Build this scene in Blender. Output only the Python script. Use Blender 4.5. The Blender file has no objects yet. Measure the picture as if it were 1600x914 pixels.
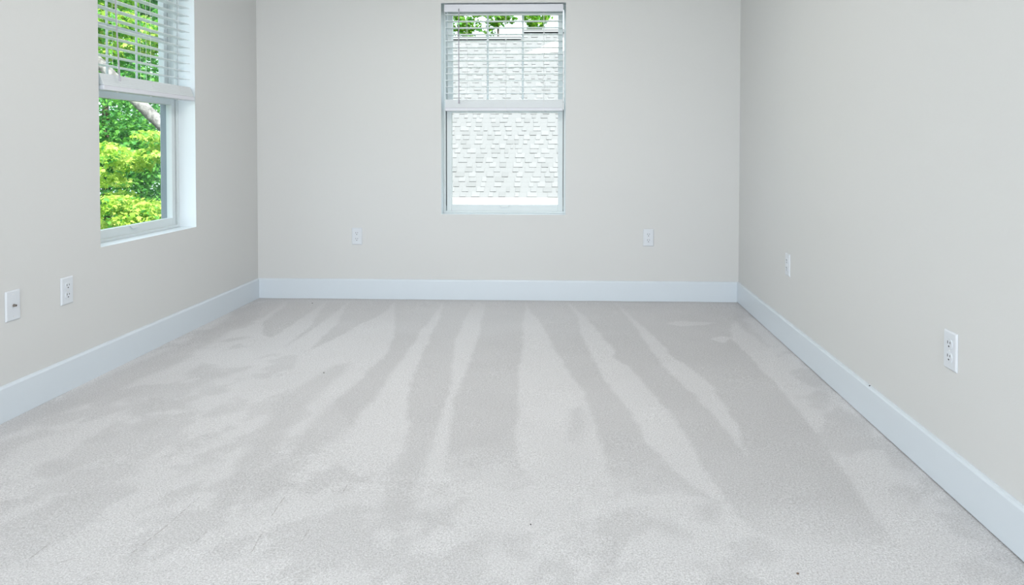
import bpy, bmesh, math, random
import numpy as np
from mathutils import Vector, Matrix

random.seed(7)
RNG = np.random.default_rng(11)
scene = bpy.context.scene
COL = scene.collection

# ---------------------------------------------------------------- room measures (metres)
XL, XR, YB, YR = -2.084, 1.133, 4.642, -2.2     # left, right, back wall faces, rear wall face
CEIL = 2.44
WT = 0.20                                       # wall thickness
# back window opening (along X) and left window opening (along Y)
BW = (-0.839, -0.010, 0.570, 1.974)
LW = (3.054, 3.861, 0.567, 1.972)

# ---------------------------------------------------------------- camera
F_PX, YAW, PITCH, ROLL, CX, CY, EYE = 1093.7, 0.0331, 0.0224, 0.0017, 849.9, 255.07, 1.0166
cam_data = bpy.data.cameras.new('camera')
cam_data.sensor_fit = 'HORIZONTAL'
cam_data.sensor_width = 36.0
cam_data.lens = F_PX * 36.0 / 1600.0
cam_data.shift_x = -(CX - 800.0) / 1600.0
cam_data.shift_y = (CY - 457.0) / 1600.0
cam_data.clip_start = 0.02
cam_data.clip_end = 300
cam = bpy.data.objects.new('camera', cam_data)
fwd = Vector((-math.sin(YAW) * math.cos(PITCH), math.cos(YAW) * math.cos(PITCH), -math.sin(PITCH)))
rgt = Vector((math.cos(YAW), math.sin(YAW), 0))
up = rgt.cross(fwd)
r2 = rgt * math.cos(ROLL) + up * math.sin(ROLL)
u2 = -rgt * math.sin(ROLL) + up * math.cos(ROLL)
M4 = Matrix((r2, u2, -fwd)).transposed().to_4x4()
M4.translation = Vector((0, 0, EYE))
cam.matrix_world = M4
COL.objects.link(cam)
scene.camera = cam

# ---------------------------------------------------------------- sky, sun, added rear fill, exposure
world = bpy.data.worlds.new('bright_hazy_sky')
scene.world = world
world.use_nodes = True
wbg = world.node_tree.nodes['Background']
wbg.inputs['Color'].default_value = (0.78, 0.90, 1.0, 1)
wbg.inputs['Strength'].default_value = 2.7

sun_data = bpy.data.lights.new('sun', 'SUN')
sun_data.energy = 13.0
sun_data.angle = math.radians(1.0)
sun_data.color = (1.0, 0.96, 0.88)
sun = bpy.data.objects.new('sun', sun_data)
sun_from = Vector((0.42, -0.50, 0.78)).normalized()
sun.rotation_euler = (-sun_from).to_track_quat('-Z', 'Y').to_euler()
sun.location = (4, -6, 12)
COL.objects.link(sun)

def area(name, loc, direction, sx, sy, power, color):
    d = bpy.data.lights.new(name, 'AREA')
    d.shape = 'RECTANGLE'; d.size = sx; d.size_y = sy; d.energy = power; d.color = color
    o = bpy.data.objects.new(name, d)
    o.location = loc
    o.rotation_euler = Vector(direction).to_track_quat('-Z', 'Z').to_euler()
    COL.objects.link(o)
    return o
# area light added behind the camera to brighten the room from an unseen opening
area('rear_fill_light', ((XL + XR) / 2, YR - 0.05, 1.12), (0, 1, 0), 2.7, 2.1, 98, (0.93, 0.96, 1.0))

scene.cycles.max_bounces = 10
scene.cycles.diffuse_bounces = 6
scene.cycles.glossy_bounces = 3
scene.cycles.transparent_max_bounces = 12
scene.cycles.caustics_reflective = False
scene.cycles.caustics_refractive = False

vs = scene.view_settings
vs.view_transform = 'Standard'
vs.look = 'None'
vs.exposure = 0.0
vs.gamma = 1.0
vs.use_curve_mapping = False

# ---------------------------------------------------------------- materials
MATS = {}
def new_mat(name):
    m = bpy.data.materials.new(name); m.use_nodes = True
    MATS[name] = m
    nt = m.node_tree
    return m, nt, nt.nodes['Principled BSDF']

def plain(name, col, rough=0.5, spec=0.5, metal=0.0, bump=0.0, bscale=200.0, var=0.0, vscale=6.0):
    m, nt, b = new_mat(name)
    b.inputs['Base Color'].default_value = (*col, 1)
    b.inputs['Roughness'].default_value = rough
    b.inputs['Specular IOR Level'].default_value = spec
    b.inputs['Metallic'].default_value = metal
    tc = nt.nodes.new('ShaderNodeTexCoord')
    if bump:
        n = nt.nodes.new('ShaderNodeTexNoise'); n.inputs['Scale'].default_value = bscale
        n.inputs['Detail'].default_value = 3
        nt.links.new(tc.outputs['Object'], n.inputs['Vector'])
        bp = nt.nodes.new('ShaderNodeBump'); bp.inputs['Strength'].default_value = bump
        bp.inputs['Distance'].default_value = 0.002
        nt.links.new(n.outputs['Fac'], bp.inputs['Height'])
        nt.links.new(bp.outputs['Normal'], b.inputs['Normal'])
    if var:
        n = nt.nodes.new('ShaderNodeTexNoise'); n.inputs['Scale'].default_value = vscale
        n.inputs['Detail'].default_value = 4
        nt.links.new(tc.outputs['Object'], n.inputs['Vector'])
        mx = nt.nodes.new('ShaderNodeMix'); mx.data_type = 'RGBA'
        mx.inputs['A'].default_value = (*[c * (1 - var) for c in col], 1)
        mx.inputs['B'].default_value = (*[min(1, c * (1 + var)) for c in col], 1)
        nt.links.new(n.outputs['Fac'], mx.inputs['Factor'])
        nt.links.new(mx.outputs['Result'], b.inputs['Base Color'])
    return m

WALL = plain('warm_grey_wall_paint', (0.622, 0.625, 0.618), 0.6, 0.25, bump=0.12, bscale=260, var=0.008, vscale=1.5)
TRIM = plain('white_trim_paint', (0.635, 0.69, 0.74), 0.35, 0.4, var=0.006, vscale=3)
REVEAL = plain('white_window_return_paint', (0.74, 0.79, 0.82), 0.4, 0.35, var=0.006, vscale=3)
CEILM = plain('ceiling_paint', (0.82, 0.82, 0.81), 0.8, 0.2, bump=0.1)
VINYL = plain('white_vinyl', (0.63, 0.68, 0.69), 0.35, 0.4, var=0.008, vscale=8)
SLAT = plain('white_blind_slat', (0.66, 0.67, 0.72), 0.38, 0.4, var=0.01, vscale=14)
CORD = plain('white_cord', (0.78, 0.79, 0.78), 0.8, 0.2, bump=0.3, bscale=900)
WAND = plain('pale_plastic_wand', (0.40, 0.385, 0.44), 0.25, 0.5, var=0.01)
HOOK = plain('dark_wand_hook', (0.06, 0.06, 0.065), 0.4, 0.5, var=0.02)
GAPSHADE = plain('sash_gap_shade', (0.10, 0.11, 0.115), 0.6, 0.3, var=0.05)
TRACK = plain('blue_grey_outer_track', (0.23, 0.27, 0.30), 0.5, 0.3, var=0.03)
PLATE = plain('white_plastic_plate', (0.645, 0.675, 0.715), 0.3, 0.45, var=0.006, vscale=20)
SLOT = plain('dark_slot', (0.03, 0.03, 0.03), 0.7, 0.2, var=0.05)
SCREW = plain('painted_screw', (0.70, 0.71, 0.72), 0.3, 0.5, var=0.02)
METAL = plain('brass_coax_metal', (0.33, 0.29, 0.25), 0.3, 0.5, metal=0.9, var=0.05)
SPECK = plain('dark_debris', (0.035, 0.03, 0.028), 0.8, 0.2, bump=0.4)
SPECKB = plain('brown_debris', (0.16, 0.10, 0.07), 0.8, 0.2, bump=0.4)
BARKD = plain('brown_bark', (0.10, 0.075, 0.055), 0.9, 0.2, bump=0.8, bscale=14, var=0.3, vscale=7)
SH = [plain('asphalt_shingle_pale', (0.172, 0.174, 0.179), 0.9, 0.2, bump=0.15, bscale=60, var=0.06, vscale=40),
      plain('asphalt_shingle_grey', (0.160, 0.162, 0.167), 0.9, 0.2, bump=0.15, bscale=60, var=0.06, vscale=40),
      plain('asphalt_shingle_dusky', (0.147, 0.149, 0.153), 0.9, 0.2, bump=0.15, bscale=60, var=0.06, vscale=40)]
SHSHADE = plain('shaded_butt_edge', (0.085, 0.085, 0.085), 0.95, 0.1, var=0.1, vscale=40)  # dark butt faces paint the shadow dashes under the tabs
RIDGE = plain('dark_ridge_strip', (0.05, 0.055, 0.06), 0.9, 0.2, var=0.1)
WHITE = plain('white_gutter_metal', (0.62, 0.62, 0.61), 0.4, 0.4, var=0.01)
SIDING = plain('pale_siding', (0.45, 0.45, 0.44), 0.7, 0.2, var=0.03)
LAWN = plain('lawn_green', (0.06, 0.085, 0.035), 0.95, 0.1, bump=0.8, bscale=30, var=0.3, vscale=3)
OUTW = plain('house_outer_siding', (0.40, 0.40, 0.39), 0.7, 0.2, var=0.02)

def make_leaf_mat(name, c1, c2, trans=0.45):
    m, nt, b = new_mat(name)
    nt.nodes.remove(b)
    out = nt.nodes['Material Output']
    tc = nt.nodes.new('ShaderNodeTexCoord')
    n = nt.nodes.new('ShaderNodeTexNoise'); n.inputs['Scale'].default_value = 5.0; n.inputs['Detail'].default_value = 5
    nt.links.new(tc.outputs['Object'], n.inputs['Vector'])
    r = nt.nodes.new('ShaderNodeValToRGB')
    r.color_ramp.elements[0].position = 0.36; r.color_ramp.elements[0].color = (*c1, 1)
    r.color_ramp.elements[1].position = 0.64; r.color_ramp.elements[1].color = (*c2, 1)
    nt.links.new(n.outputs['Fac'], r.inputs['Fac'])
    d = nt.nodes.new('ShaderNodeBsdfPrincipled')
    d.inputs['Roughness'].default_value = 0.5
    d.inputs['Specular IOR Level'].default_value = 0.35
    t = nt.nodes.new('ShaderNodeBsdfTranslucent')
    mix = nt.nodes.new('ShaderNodeMixShader'); mix.inputs[0].default_value = trans
    nt.links.new(r.outputs['Color'], d.inputs['Base Color'])
    nt.links.new(r.outputs['Color'], t.inputs['Color'])
    nt.links.new(d.outputs[0], mix.inputs[1]); nt.links.new(t.outputs[0], mix.inputs[2])
    nt.links.new(mix.outputs[0], out.inputs['Surface'])
    return m
def make_bark():
    m, nt, b = new_mat('mottled_pale_bark')
    b.inputs['Roughness'].default_value = 0.9; b.inputs['Specular IOR Level'].default_value = 0.15
    tc = nt.nodes.new('ShaderNodeTexCoord')
    n = nt.nodes.new('ShaderNodeTexNoise'); n.inputs['Scale'].default_value = 9.0; n.inputs['Detail'].default_value = 6; n.inputs['Roughness'].default_value = 0.65
    nt.links.new(tc.outputs['Object'], n.inputs['Vector'])
    r = nt.nodes.new('ShaderNodeValToRGB')
    r.color_ramp.elements[0].position = 0.40; r.color_ramp.elements[0].color = (0.105, 0.102, 0.10, 1)
    r.color_ramp.elements[1].position = 0.62; r.color_ramp.elements[1].color = (0.27, 0.265, 0.26, 1)
    nt.links.new(n.outputs['Fac'], r.inputs['Fac']); nt.links.new(r.outputs['Color'], b.inputs['Base Color'])
    bp = nt.nodes.new('ShaderNodeBump'); bp.inputs['Strength'].default_value = 0.8; bp.inputs['Distance'].default_value = 0.02
    nt.links.new(n.outputs['Fac'], bp.inputs['Height']); nt.links.new(bp.outputs['Normal'], b.inputs['Normal'])
    return m
BARK = make_bark()
LEAF_BRIGHT = make_leaf_mat('bright_maple_leaf', (0.25, 0.47, 0.03), (0.56, 0.68, 0.17))
LEAF_MID = make_leaf_mat('green_maple_leaf', (0.07, 0.29, 0.055), (0.20, 0.49, 0.08))
LEAF_DARK = make_leaf_mat('deep_green_leaf', (0.035, 0.17, 0.045), (0.10, 0.32, 0.07))
LEAF_FAR = make_leaf_mat('distant_leaf', (0.08, 0.26, 0.02), (0.24, 0.42, 0.04))

def make_slat_mat():
    m, nt, b = new_mat('white_blind_slat_vinyl')
    out = nt.nodes['Material Output']
    b.inputs['Base Color'].default_value = (0.755, 0.79, 0.81, 1); b.inputs['Roughness'].default_value = 0.4
    t = nt.nodes.new('ShaderNodeBsdfTranslucent'); t.inputs['Color'].default_value = (0.86, 0.90, 0.92, 1)
    mx = nt.nodes.new('ShaderNodeMixShader'); mx.inputs[0].default_value = 0.0
    n = nt.nodes.new('ShaderNodeTexNoise'); n.inputs['Scale'].default_value = 60
    bp = nt.nodes.new('ShaderNodeBump'); bp.inputs['Strength'].default_value = 0.03
    nt.links.new(n.outputs['Fac'], bp.inputs['Height']); nt.links.new(bp.outputs['Normal'], b.inputs['Normal'])
    nt.links.new(b.outputs[0], mx.inputs[1]); nt.links.new(t.outputs[0], mx.inputs[2])
    nt.links.new(mx.outputs[0], out.inputs['Surface'])
    return m
SLATV = make_slat_mat()

def make_glass():
    m, nt, b = new_mat('window_glass')
    nt.nodes.remove(b)
    out = nt.nodes['Material Output']
    lw = nt.nodes.new('ShaderNodeLayerWeight'); lw.inputs['Blend'].default_value = 0.5
    pw = nt.nodes.new('ShaderNodeMath'); pw.operation = 'POWER'; pw.inputs[1].default_value = 5.0
    fr = nt.nodes.new('ShaderNodeMath'); fr.operation = 'MULTIPLY_ADD'; fr.inputs[1].default_value = 0.96; fr.inputs[2].default_value = 0.0
    nt.links.new(lw.outputs['Facing'], pw.inputs[0]); nt.links.new(pw.outputs[0], fr.inputs[0])
    tr = nt.nodes.new('ShaderNodeBsdfTransparent'); tr.inputs['Color'].default_value = (0.97, 0.99, 0.985, 1)
    gl = nt.nodes.new('ShaderNodeBsdfGlossy'); gl.inputs['Roughness'].default_value = 0.01
    mx = nt.nodes.new('ShaderNodeMixShader')
    nt.links.new(fr.outputs[0], mx.inputs[0]); nt.links.new(tr.outputs[0], mx.inputs[1]); nt.links.new(gl.outputs[0], mx.inputs[2])
    nt.links.new(mx.outputs[0], out.inputs['Surface'])
    return m
GLASS = make_glass()

# ---------------------------------------------------------------- mesh helpers
class MB:
    """collects boxes, prisms and tubes; build() links them as ONE mesh object"""
    def __init__(self): self.v = []; self.f = []; self.mi = []
    def quad_faces(self, vs, fs, mi=0):
        o = len(self.v); self.v += [tuple(p) for p in vs]
        for f in fs: self.f.append(tuple(i + o for i in f)); self.mi.append(mi)
        return self
    def box(self, x0, x1, y0, y1, z0, z1, mi=0):
        vs = [(x0,y0,z0),(x1,y0,z0),(x1,y1,z0),(x0,y1,z0),(x0,y0,z1),(x1,y0,z1),(x1,y1,z1),(x0,y1,z1)]
        fs = [(0,3,2,1),(4,5,6,7),(0,1,5,4),(1,2,6,5),(2,3,7,6),(3,0,4,7)]
        return self.quad_faces(vs, fs, mi)
    def prism(self, profile, axis, a0, a1, mi=0):
        """extrude a closed 2-D profile along axis 'x' (profile is y,z), 'y' (x,z) or 'z' (x,y)"""
        def P(q, a):
            return {'x': (a, q[0], q[1]), 'y': (q[0], a, q[1]), 'z': (q[0], q[1], a)}[axis]
        n = len(profile)
        vs = [P(q, a0) for q in profile] + [P(q, a1) for q in profile]
        fs = [tuple(range(n))[::-1], tuple(range(n, 2 * n))]
        fs += [(i, (i + 1) % n, n + (i + 1) % n, n + i) for i in range(n)]
        return self.quad_faces(vs, fs, mi)
    def tube(self, pts, radii, seg=8, mi=0):
        pts = [Vector(p) for p in pts]; n = len(pts)
        if not hasattr(radii, '__len__'): radii = [radii] * n
        vs = []
        for i, p in enumerate(pts):
            t = (pts[min(i + 1, n - 1)] - pts[max(i - 1, 0)]).normalized()
            a = t.cross(Vector((0.31, 0.17, 0.93)) if abs(t.z) < 0.9 else Vector((1, 0.1, 0))).normalized()
            b = t.cross(a)
            for k in range(seg):
                w = 2 * math.pi * k / seg
                vs.append(p + (a * math.cos(w) + b * math.sin(w)) * radii[i])
        fs = []
        for i in range(n - 1):
            for k in range(seg):
                k2 = (k + 1) % seg
                fs.append((i*seg+k, i*seg+k2, (i+1)*seg+k2, (i+1)*seg+k))
        fs += [tuple(range(seg))[::-1], tuple(range((n-1)*seg, n*seg))]
        return self.quad_faces(vs, fs, mi)
    def mesh(self, name, mats):
        me = bpy.data.meshes.new(name)
        me.from_pydata(self.v, [], self.f)
        for m in (mats if isinstance(mats, (list, tuple)) else [mats]): me.materials.append(m)
        if any(self.mi): me.polygons.foreach_set('material_index', self.mi)
        bm = bmesh.new(); bm.from_mesh(me); bmesh.ops.recalc_face_normals(bm, faces=bm.faces); bm.to_mesh(me); bm.free()
        return me
    def build(self, name, mats, parent=None, bevel=0.0, smooth=False, segs=2):
        return link(name, self.mesh(name, mats), parent, bevel, smooth, segs)

def link(name, me, parent=None, bevel=0.0, smooth=False, segs=2):
    o = bpy.data.objects.new(name, me); COL.objects.link(o)
    if parent is not None: o.parent = parent
    if bevel:
        b = o.modifiers.new('edge', 'BEVEL'); b.width = bevel; b.segments = segs; b.limit_method = 'ANGLE'; b.angle_limit = math.radians(40)
    if smooth:
        me.polygons.foreach_set('use_smooth', [True] * len(me.polygons))
    return o

def empty(name, loc=(0, 0, 0), rz=0.0, parent=None):
    o = bpy.data.objects.new(name, None); o.empty_display_size = 0.05
    COL.objects.link(o); o.location = loc; o.rotation_euler = (0, 0, rz)
    if parent is not None: o.parent = parent
    return o

def tag(o, label=None, cat=None, group=None, kind=None):
    if label: o['label'] = label
    if cat: o['category'] = cat
    if group: o['group'] = group
    if kind: o['kind'] = kind
    return o

def struct(o, label=None, cat=None):
    return tag(o, label, cat, kind='structure')

# ---------------------------------------------------------------- walls, ceiling
def wall_with_hole(name, a0, a1, z0, z1, hole, thick, place, mats):
    """wall in local (a = along, d = depth outward, z); mats: inside paint, return paint, outside"""
    m = MB()
    h0, h1, hz0, hz1 = hole
    As = [a0, h0, h1, a1]; Zs = [z0, hz0, hz1, z1]
    for d, mi in ((0.0, 0), (thick, 2)):
        for i in range(3):
            for k in range(3):
                if i == 1 and k == 1: continue
                m.quad_faces([place(As[i], d, Zs[k]), place(As[i+1], d, Zs[k]), place(As[i+1], d, Zs[k+1]), place(As[i], d, Zs[k+1])], [(0,1,2,3)], mi)
    hc = [(h0,hz0),(h1,hz0),(h1,hz1),(h0,hz1)]
    oc = [(a0,z0),(a1,z0),(a1,z1),(a0,z1)]
    for c, mi in ((hc, 1), (oc, 2)):
        for i in range(4):
            p, q = c[i], c[(i + 1) % 4]
            m.quad_faces([place(p[0],0,p[1]), place(q[0],0,q[1]), place(q[0],thick,q[1]), place(p[0],thick,p[1])], [(0,1,2,3)], mi)
    me = bpy.data.meshes.new(name); me.from_pydata(m.v, [], m.f)
    for mt in mats: me.materials.append(mt)
    me.polygons.foreach_set('material_index', m.mi)
    bm = bmesh.new(); bm.from_mesh(me); bmesh.ops.remove_doubles(bm, verts=bm.verts, dist=1e-5)
    bmesh.ops.recalc_face_normals(bm, faces=bm.faces); bm.to_mesh(me); bm.free()
    return struct(link(name, me))

struct_back = wall_with_hole('wall_back', XL, XR, -0.02, CEIL, BW, WT, lambda a, d, z: (a, YB + d, z), [WALL, REVEAL, OUTW])
struct_left = wall_with_hole('wall_left', YR, YB + WT, -0.02, CEIL, LW, WT, lambda a, d, z: (XL - d, a, z), [WALL, REVEAL, OUTW])
tag(struct_back, 'warm light grey back wall with the middle window', 'wall')
tag(struct_left, 'light grey left wall with the tree window', 'wall')
w = MB().box(XR, XR + WT, YR, YB + WT, -0.02, CEIL).build('wall_right', WALL)
struct(w, 'plain light grey right wall with two outlets', 'wall')
w = wall_with_hole('wall_rear', XL - WT, XR + WT, -0.02, CEIL, (-1.83, 0.88, 0.03, 2.2), WT, lambda a, d, z: (a, YR - d, z), [WALL, REVEAL, OUTW])  # opening is unseen, added to let light in from behind
tag(w, 'rear wall with a wide unseen opening added for light behind the camera', 'wall')
c = MB().box(XL - WT, XR + WT, YR - WT, YB + WT, CEIL, CEIL + 0.2).build('ceiling', CEILM)
struct(c, 'plain white ceiling above the room', 'ceiling')

# ---------------------------------------------------------------- carpet floor
# vacuum tracks: pile brushed away from the room (dusky) and towards it (pale), outlines in metres on the floor
NAP_DARK = [
    [(-2.037, 4.622), (1.12, 4.653), (0.882, 3.729), (0.899, 3.135), (0.902, 2.848), (0.896, 2.658), (0.884, 2.396), (0.858, 2.064), (0.85, 1.88), (0.848, 1.776), (0.732, 1.801), (0.584, 1.795), (0.503, 1.859), (0.455, 1.983), (0.33, 2.053), (0.15, 2.027), (0.119, 2.256), (0.117, 2.404), (-0.01, 2.251), (-0.068, 2.118), (-0.161, 2.054), (-0.319, 2.088), (-0.392, 2.169), (-0.45, 2.063), (-0.508, 1.985), (-0.582, 2.12), (-0.555, 2.254), (-0.734, 2.427), (-0.952, 2.799), (-1.048, 3.315), (-1.294, 3.347), (-1.665, 3.757)],
]
NAP_LIGHT = [
    [(-1.851, 4.57), (-1.839, 4.438), (-1.807, 4.036), (-1.775, 3.89), (-1.761, 3.993), (-1.807, 4.421)],
    [(-1.579, 4.542), (-1.579, 4.376), (-1.581, 4.092), (-1.568, 3.696), (-1.655, 3.51), (-1.494, 3.298), (-1.429, 3.484), (-1.46, 3.903), (-1.522, 4.24)],
    [(-1.44, 4.548), (-1.425, 4.295), (-1.417, 3.904), (-1.429, 3.484), (-1.41, 3.322), (-1.314, 3.357), (-1.291, 3.467), (-1.315, 3.908), (-1.385, 4.296)],
    [(-1.128, 4.542), (-1.12, 4.223), (-1.186, 3.942), (-1.234, 3.646), (-1.31, 3.389), (-1.222, 2.944), (-1.004, 2.658), (-0.942, 2.589), (-0.921, 2.793), (-0.903, 2.908), (-0.887, 3.342), (-0.894, 3.505), (-0.978, 3.95)],
    [(-0.814, 4.555), (-0.806, 4.186), (-0.8, 3.688), (-0.792, 3.431), (-0.794, 3.216), (-0.784, 2.952), (-0.781, 2.763), (-0.789, 2.576), (-0.788, 2.403), (-0.824, 2.293), (-0.647, 2.138), (-0.573, 2.163), (-0.54, 2.298), (-0.583, 2.541), (-0.642, 2.789), (-0.669, 2.957), (-0.695, 3.201), (-0.706, 3.37), (-0.734, 3.755), (-0.76, 4.188)],
    [(-0.587, 4.564), (-0.605, 4.415), (-0.602, 4.115), (-0.588, 3.672), (-0.547, 3.335), (-0.506, 3.072), (-0.484, 2.81), (-0.474, 2.607), (-0.464, 2.404), (-0.457, 2.225), (-0.446, 2.108), (-0.38, 2.098), (-0.4, 2.333), (-0.43, 2.609), (-0.456, 2.848), (-0.461, 3.091), (-0.457, 3.338), (-0.477, 3.739), (-0.494, 4.014), (-0.527, 4.455)],
    [(-0.262, 4.558), (-0.256, 4.129), (-0.222, 3.475), (-0.217, 3.219), (-0.209, 2.974), (-0.174, 2.415), (-0.142, 2.201), (-0.067, 2.077), (0.142, 2.019), (0.118, 2.21), (0.118, 2.426), (0.101, 2.567), (0.083, 2.76), (0.061, 2.929), (0.014, 3.136), (-0.016, 3.295), (-0.073, 3.572), (-0.136, 3.955), (-0.219, 4.292)],
    [(-0.002, 4.607), (0.06, 4.221), (0.093, 3.661), (0.138, 3.281), (0.181, 2.989), (0.226, 2.765), (0.254, 2.615), (0.277, 2.41), (0.322, 2.263), (0.346, 2.154), (0.406, 2.055), (0.487, 1.861), (0.478, 1.916), (0.463, 2.02), (0.44, 2.213), (0.424, 2.448), (0.413, 2.549), (0.386, 2.737), (0.347, 2.94), (0.296, 3.211), (0.224, 3.406), (0.246, 3.461), (0.164, 3.925), (0.081, 4.304)],
    [(0.324, 4.563), (0.387, 4.005), (0.419, 3.556), (0.45, 3.264), (0.482, 3.067), (0.525, 2.885), (0.55, 2.71), (0.565, 2.555), (0.588, 2.427), (0.598, 2.311), (0.614, 2.444), (0.624, 2.557), (0.629, 2.68), (0.619, 2.837), (0.623, 3.006), (0.592, 3.132), (0.558, 3.268), (0.508, 3.417), (0.507, 3.56), (0.442, 3.908), (0.362, 4.367)],
    [(0.917, 3.955), (1.011, 4.196), (1.083, 4.152), (1.088, 3.801), (0.904, 3.152), (0.883, 3.717)],
    [(0.571, 4.041), (0.664, 4.12), (0.873, 4.083), (0.787, 4.021), (0.638, 4)],
    [(0.762, 3.75), (0.848, 3.804), (0.885, 3.742), (0.82, 3.678)],
]
NAP_DARK2 = [
    [(-2.08, 4.6), (-1.999, 3.853), (-1.992, 3.428), (-2.027, 3.103), (-2.053, 2.848), (-2.026, 2.6), (-2.04, 2.434), (-2.061, 2.297), (-2.005, 2.234), (-1.977, 2.358), (-1.946, 2.496), (-1.909, 2.611), (-1.862, 2.787), (-1.865, 2.986), (-1.83, 3.148), (-1.839, 3.479), (-1.86, 3.831), (-1.821, 4.13)],
    [(-1.029, 3.256), (-1.085, 3.195), (-1.111, 3.075), (-1.143, 2.883), (-1.145, 2.756), (-1.11, 2.528), (-1.082, 2.36), (-1.035, 2.103), (-0.997, 1.931), (-0.968, 2.044), (-0.974, 2.239), (-0.995, 2.45), (-1.026, 2.684), (-1.014, 2.888), (-1.005, 3.142)],
    [(-0.854, 3.396), (-0.797, 3.453), (-0.794, 3.216), (-0.784, 2.952), (-0.781, 2.763), (-0.789, 2.576), (-0.788, 2.403), (-0.832, 2.317), (-0.893, 2.196), (-0.924, 2.172), (-0.928, 2.425), (-0.942, 2.589), (-0.921, 2.793), (-0.903, 2.908), (-0.887, 3.342)],
    [(-0.55, 2.379), (-0.462, 2.383), (-0.458, 2.212), (-0.45, 2.063), (-0.444, 1.951), (-0.522, 1.966), (-0.528, 2.143)],
    [(0.007, 2.696), (0.063, 2.752), (0.069, 2.602), (0.037, 2.391), (0.007, 2.4)],
    [(0.973, 4.194), (1.057, 4.261), (1.036, 3.891), (1.032, 3.603), (0.997, 3.917)],
    [(-1.856, 2.666), (-1.835, 2.766), (-1.813, 2.857), (-1.774, 2.813), (-1.781, 2.725), (-1.812, 2.654)],
    [(-1.684, 2.632), (-1.67, 2.758), (-1.518, 2.721), (-1.437, 2.642), (-1.548, 2.638), (-1.627, 2.583)],
    [(-1.702, 3.052), (-1.708, 3.23), (-1.575, 3.148), (-1.504, 3.034), (-1.577, 2.98)],
    [(-1.666, 2.338), (-1.676, 2.436), (-1.664, 2.507), (-1.605, 2.439), (-1.589, 2.341)],
    [(-1.576, 2.463), (-1.576, 2.559), (-1.506, 2.574), (-1.485, 2.49), (-1.514, 2.42)],
    [(-1.664, 2.08), (-1.67, 2.167), (-1.578, 2.184), (-1.527, 2.128), (-1.577, 2.071)],
    [(-1.464, 1.862), (-1.476, 1.949), (-1.432, 2.008), (-1.371, 2.062), (-1.349, 1.999), (-1.392, 1.899)],
    [(-0.988, 1.913), (-1.006, 2.004), (-1.017, 2.116), (-1, 2.134), (-0.959, 1.987), (-0.961, 1.914)],
    [(-2.039, 2.324), (-1.951, 2.327), (-1.847, 2.255), (-1.795, 2.14), (-1.822, 2.074)],
    [(-0.966, 2.127), (-0.926, 2.227), (-0.87, 2.201), (-0.842, 2.069), (-0.874, 2.009), (-0.93, 2.026)],
    [(0.373, 1.98), (0.461, 2.009), (0.409, 1.897), (0.372, 1.928)],
    [(0.206, 1.939), (0.288, 1.892), (0.326, 1.815), (0.261, 1.828)],
    [(-0.579, 1.911), (-0.448, 1.968), (-0.392, 1.918), (-0.318, 1.854), (-0.425, 1.866)],
]
NAP_SEG = [
    [(-1.212, 1.669), (-1.253, 1.641)],
    [(-1.323, 1.649), (-1.323, 1.738)],
    [(-1.089, 1.684), (-1.072, 1.827)],
    [(-1.065, 1.972), (-1.072, 1.827)],
    [(-0.957, 1.717), (-0.949, 1.794)],
    [(-0.812, 1.885), (-0.82, 1.996)],
    [(-0.789, 1.712), (-0.799, 1.787)],
    [(-0.682, 1.764), (-0.683, 1.825)],
    [(-0.658, 2.017), (-0.664, 2.159)],
]


def sdf(poly, X, Y):
    p = np.array(poly, float); n = len(p)
    d2 = np.full(X.shape, 1e9); inside = np.zeros(X.shape, bool)
    for i in range(n):
        a = p[i]; b = p[(i + 1) % n]
        ex, ey = b - a
        wx = X - a[0]; wy = Y - a[1]
        t = np.clip((wx * ex + wy * ey) / (ex * ex + ey * ey + 1e-12), 0, 1)
        d2 = np.minimum(d2, (wx - ex * t) ** 2 + (wy - ey * t) ** 2)
        c = ((a[1] > Y) != (b[1] > Y)) & (X < (b[0] - a[0]) * (Y - a[1]) / (b[1] - a[1] + 1e-12) + a[0])
        inside ^= c
    d = np.sqrt(d2)
    return np.where(inside, d, -d)

def value_noise(X, Y, scale, seed):
    r = np.random.default_rng(seed); G = r.random((64, 64))
    x = X / scale + 20; y = Y / scale + 20
    xi = np.floor(x).astype(int); yi = np.floor(y).astype(int)
    fx = x - xi; fy = y - yi
    fx = fx * fx * (3 - 2 * fx); fy = fy * fy * (3 - 2 * fy)
    g = lambda i, j: G[i % 64, j % 64]
    return (g(xi, yi) * (1 - fx) + g(xi + 1, yi) * fx) * (1 - fy) + (g(xi, yi + 1) * (1 - fx) + g(xi + 1, yi + 1) * fx) * fy

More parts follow.
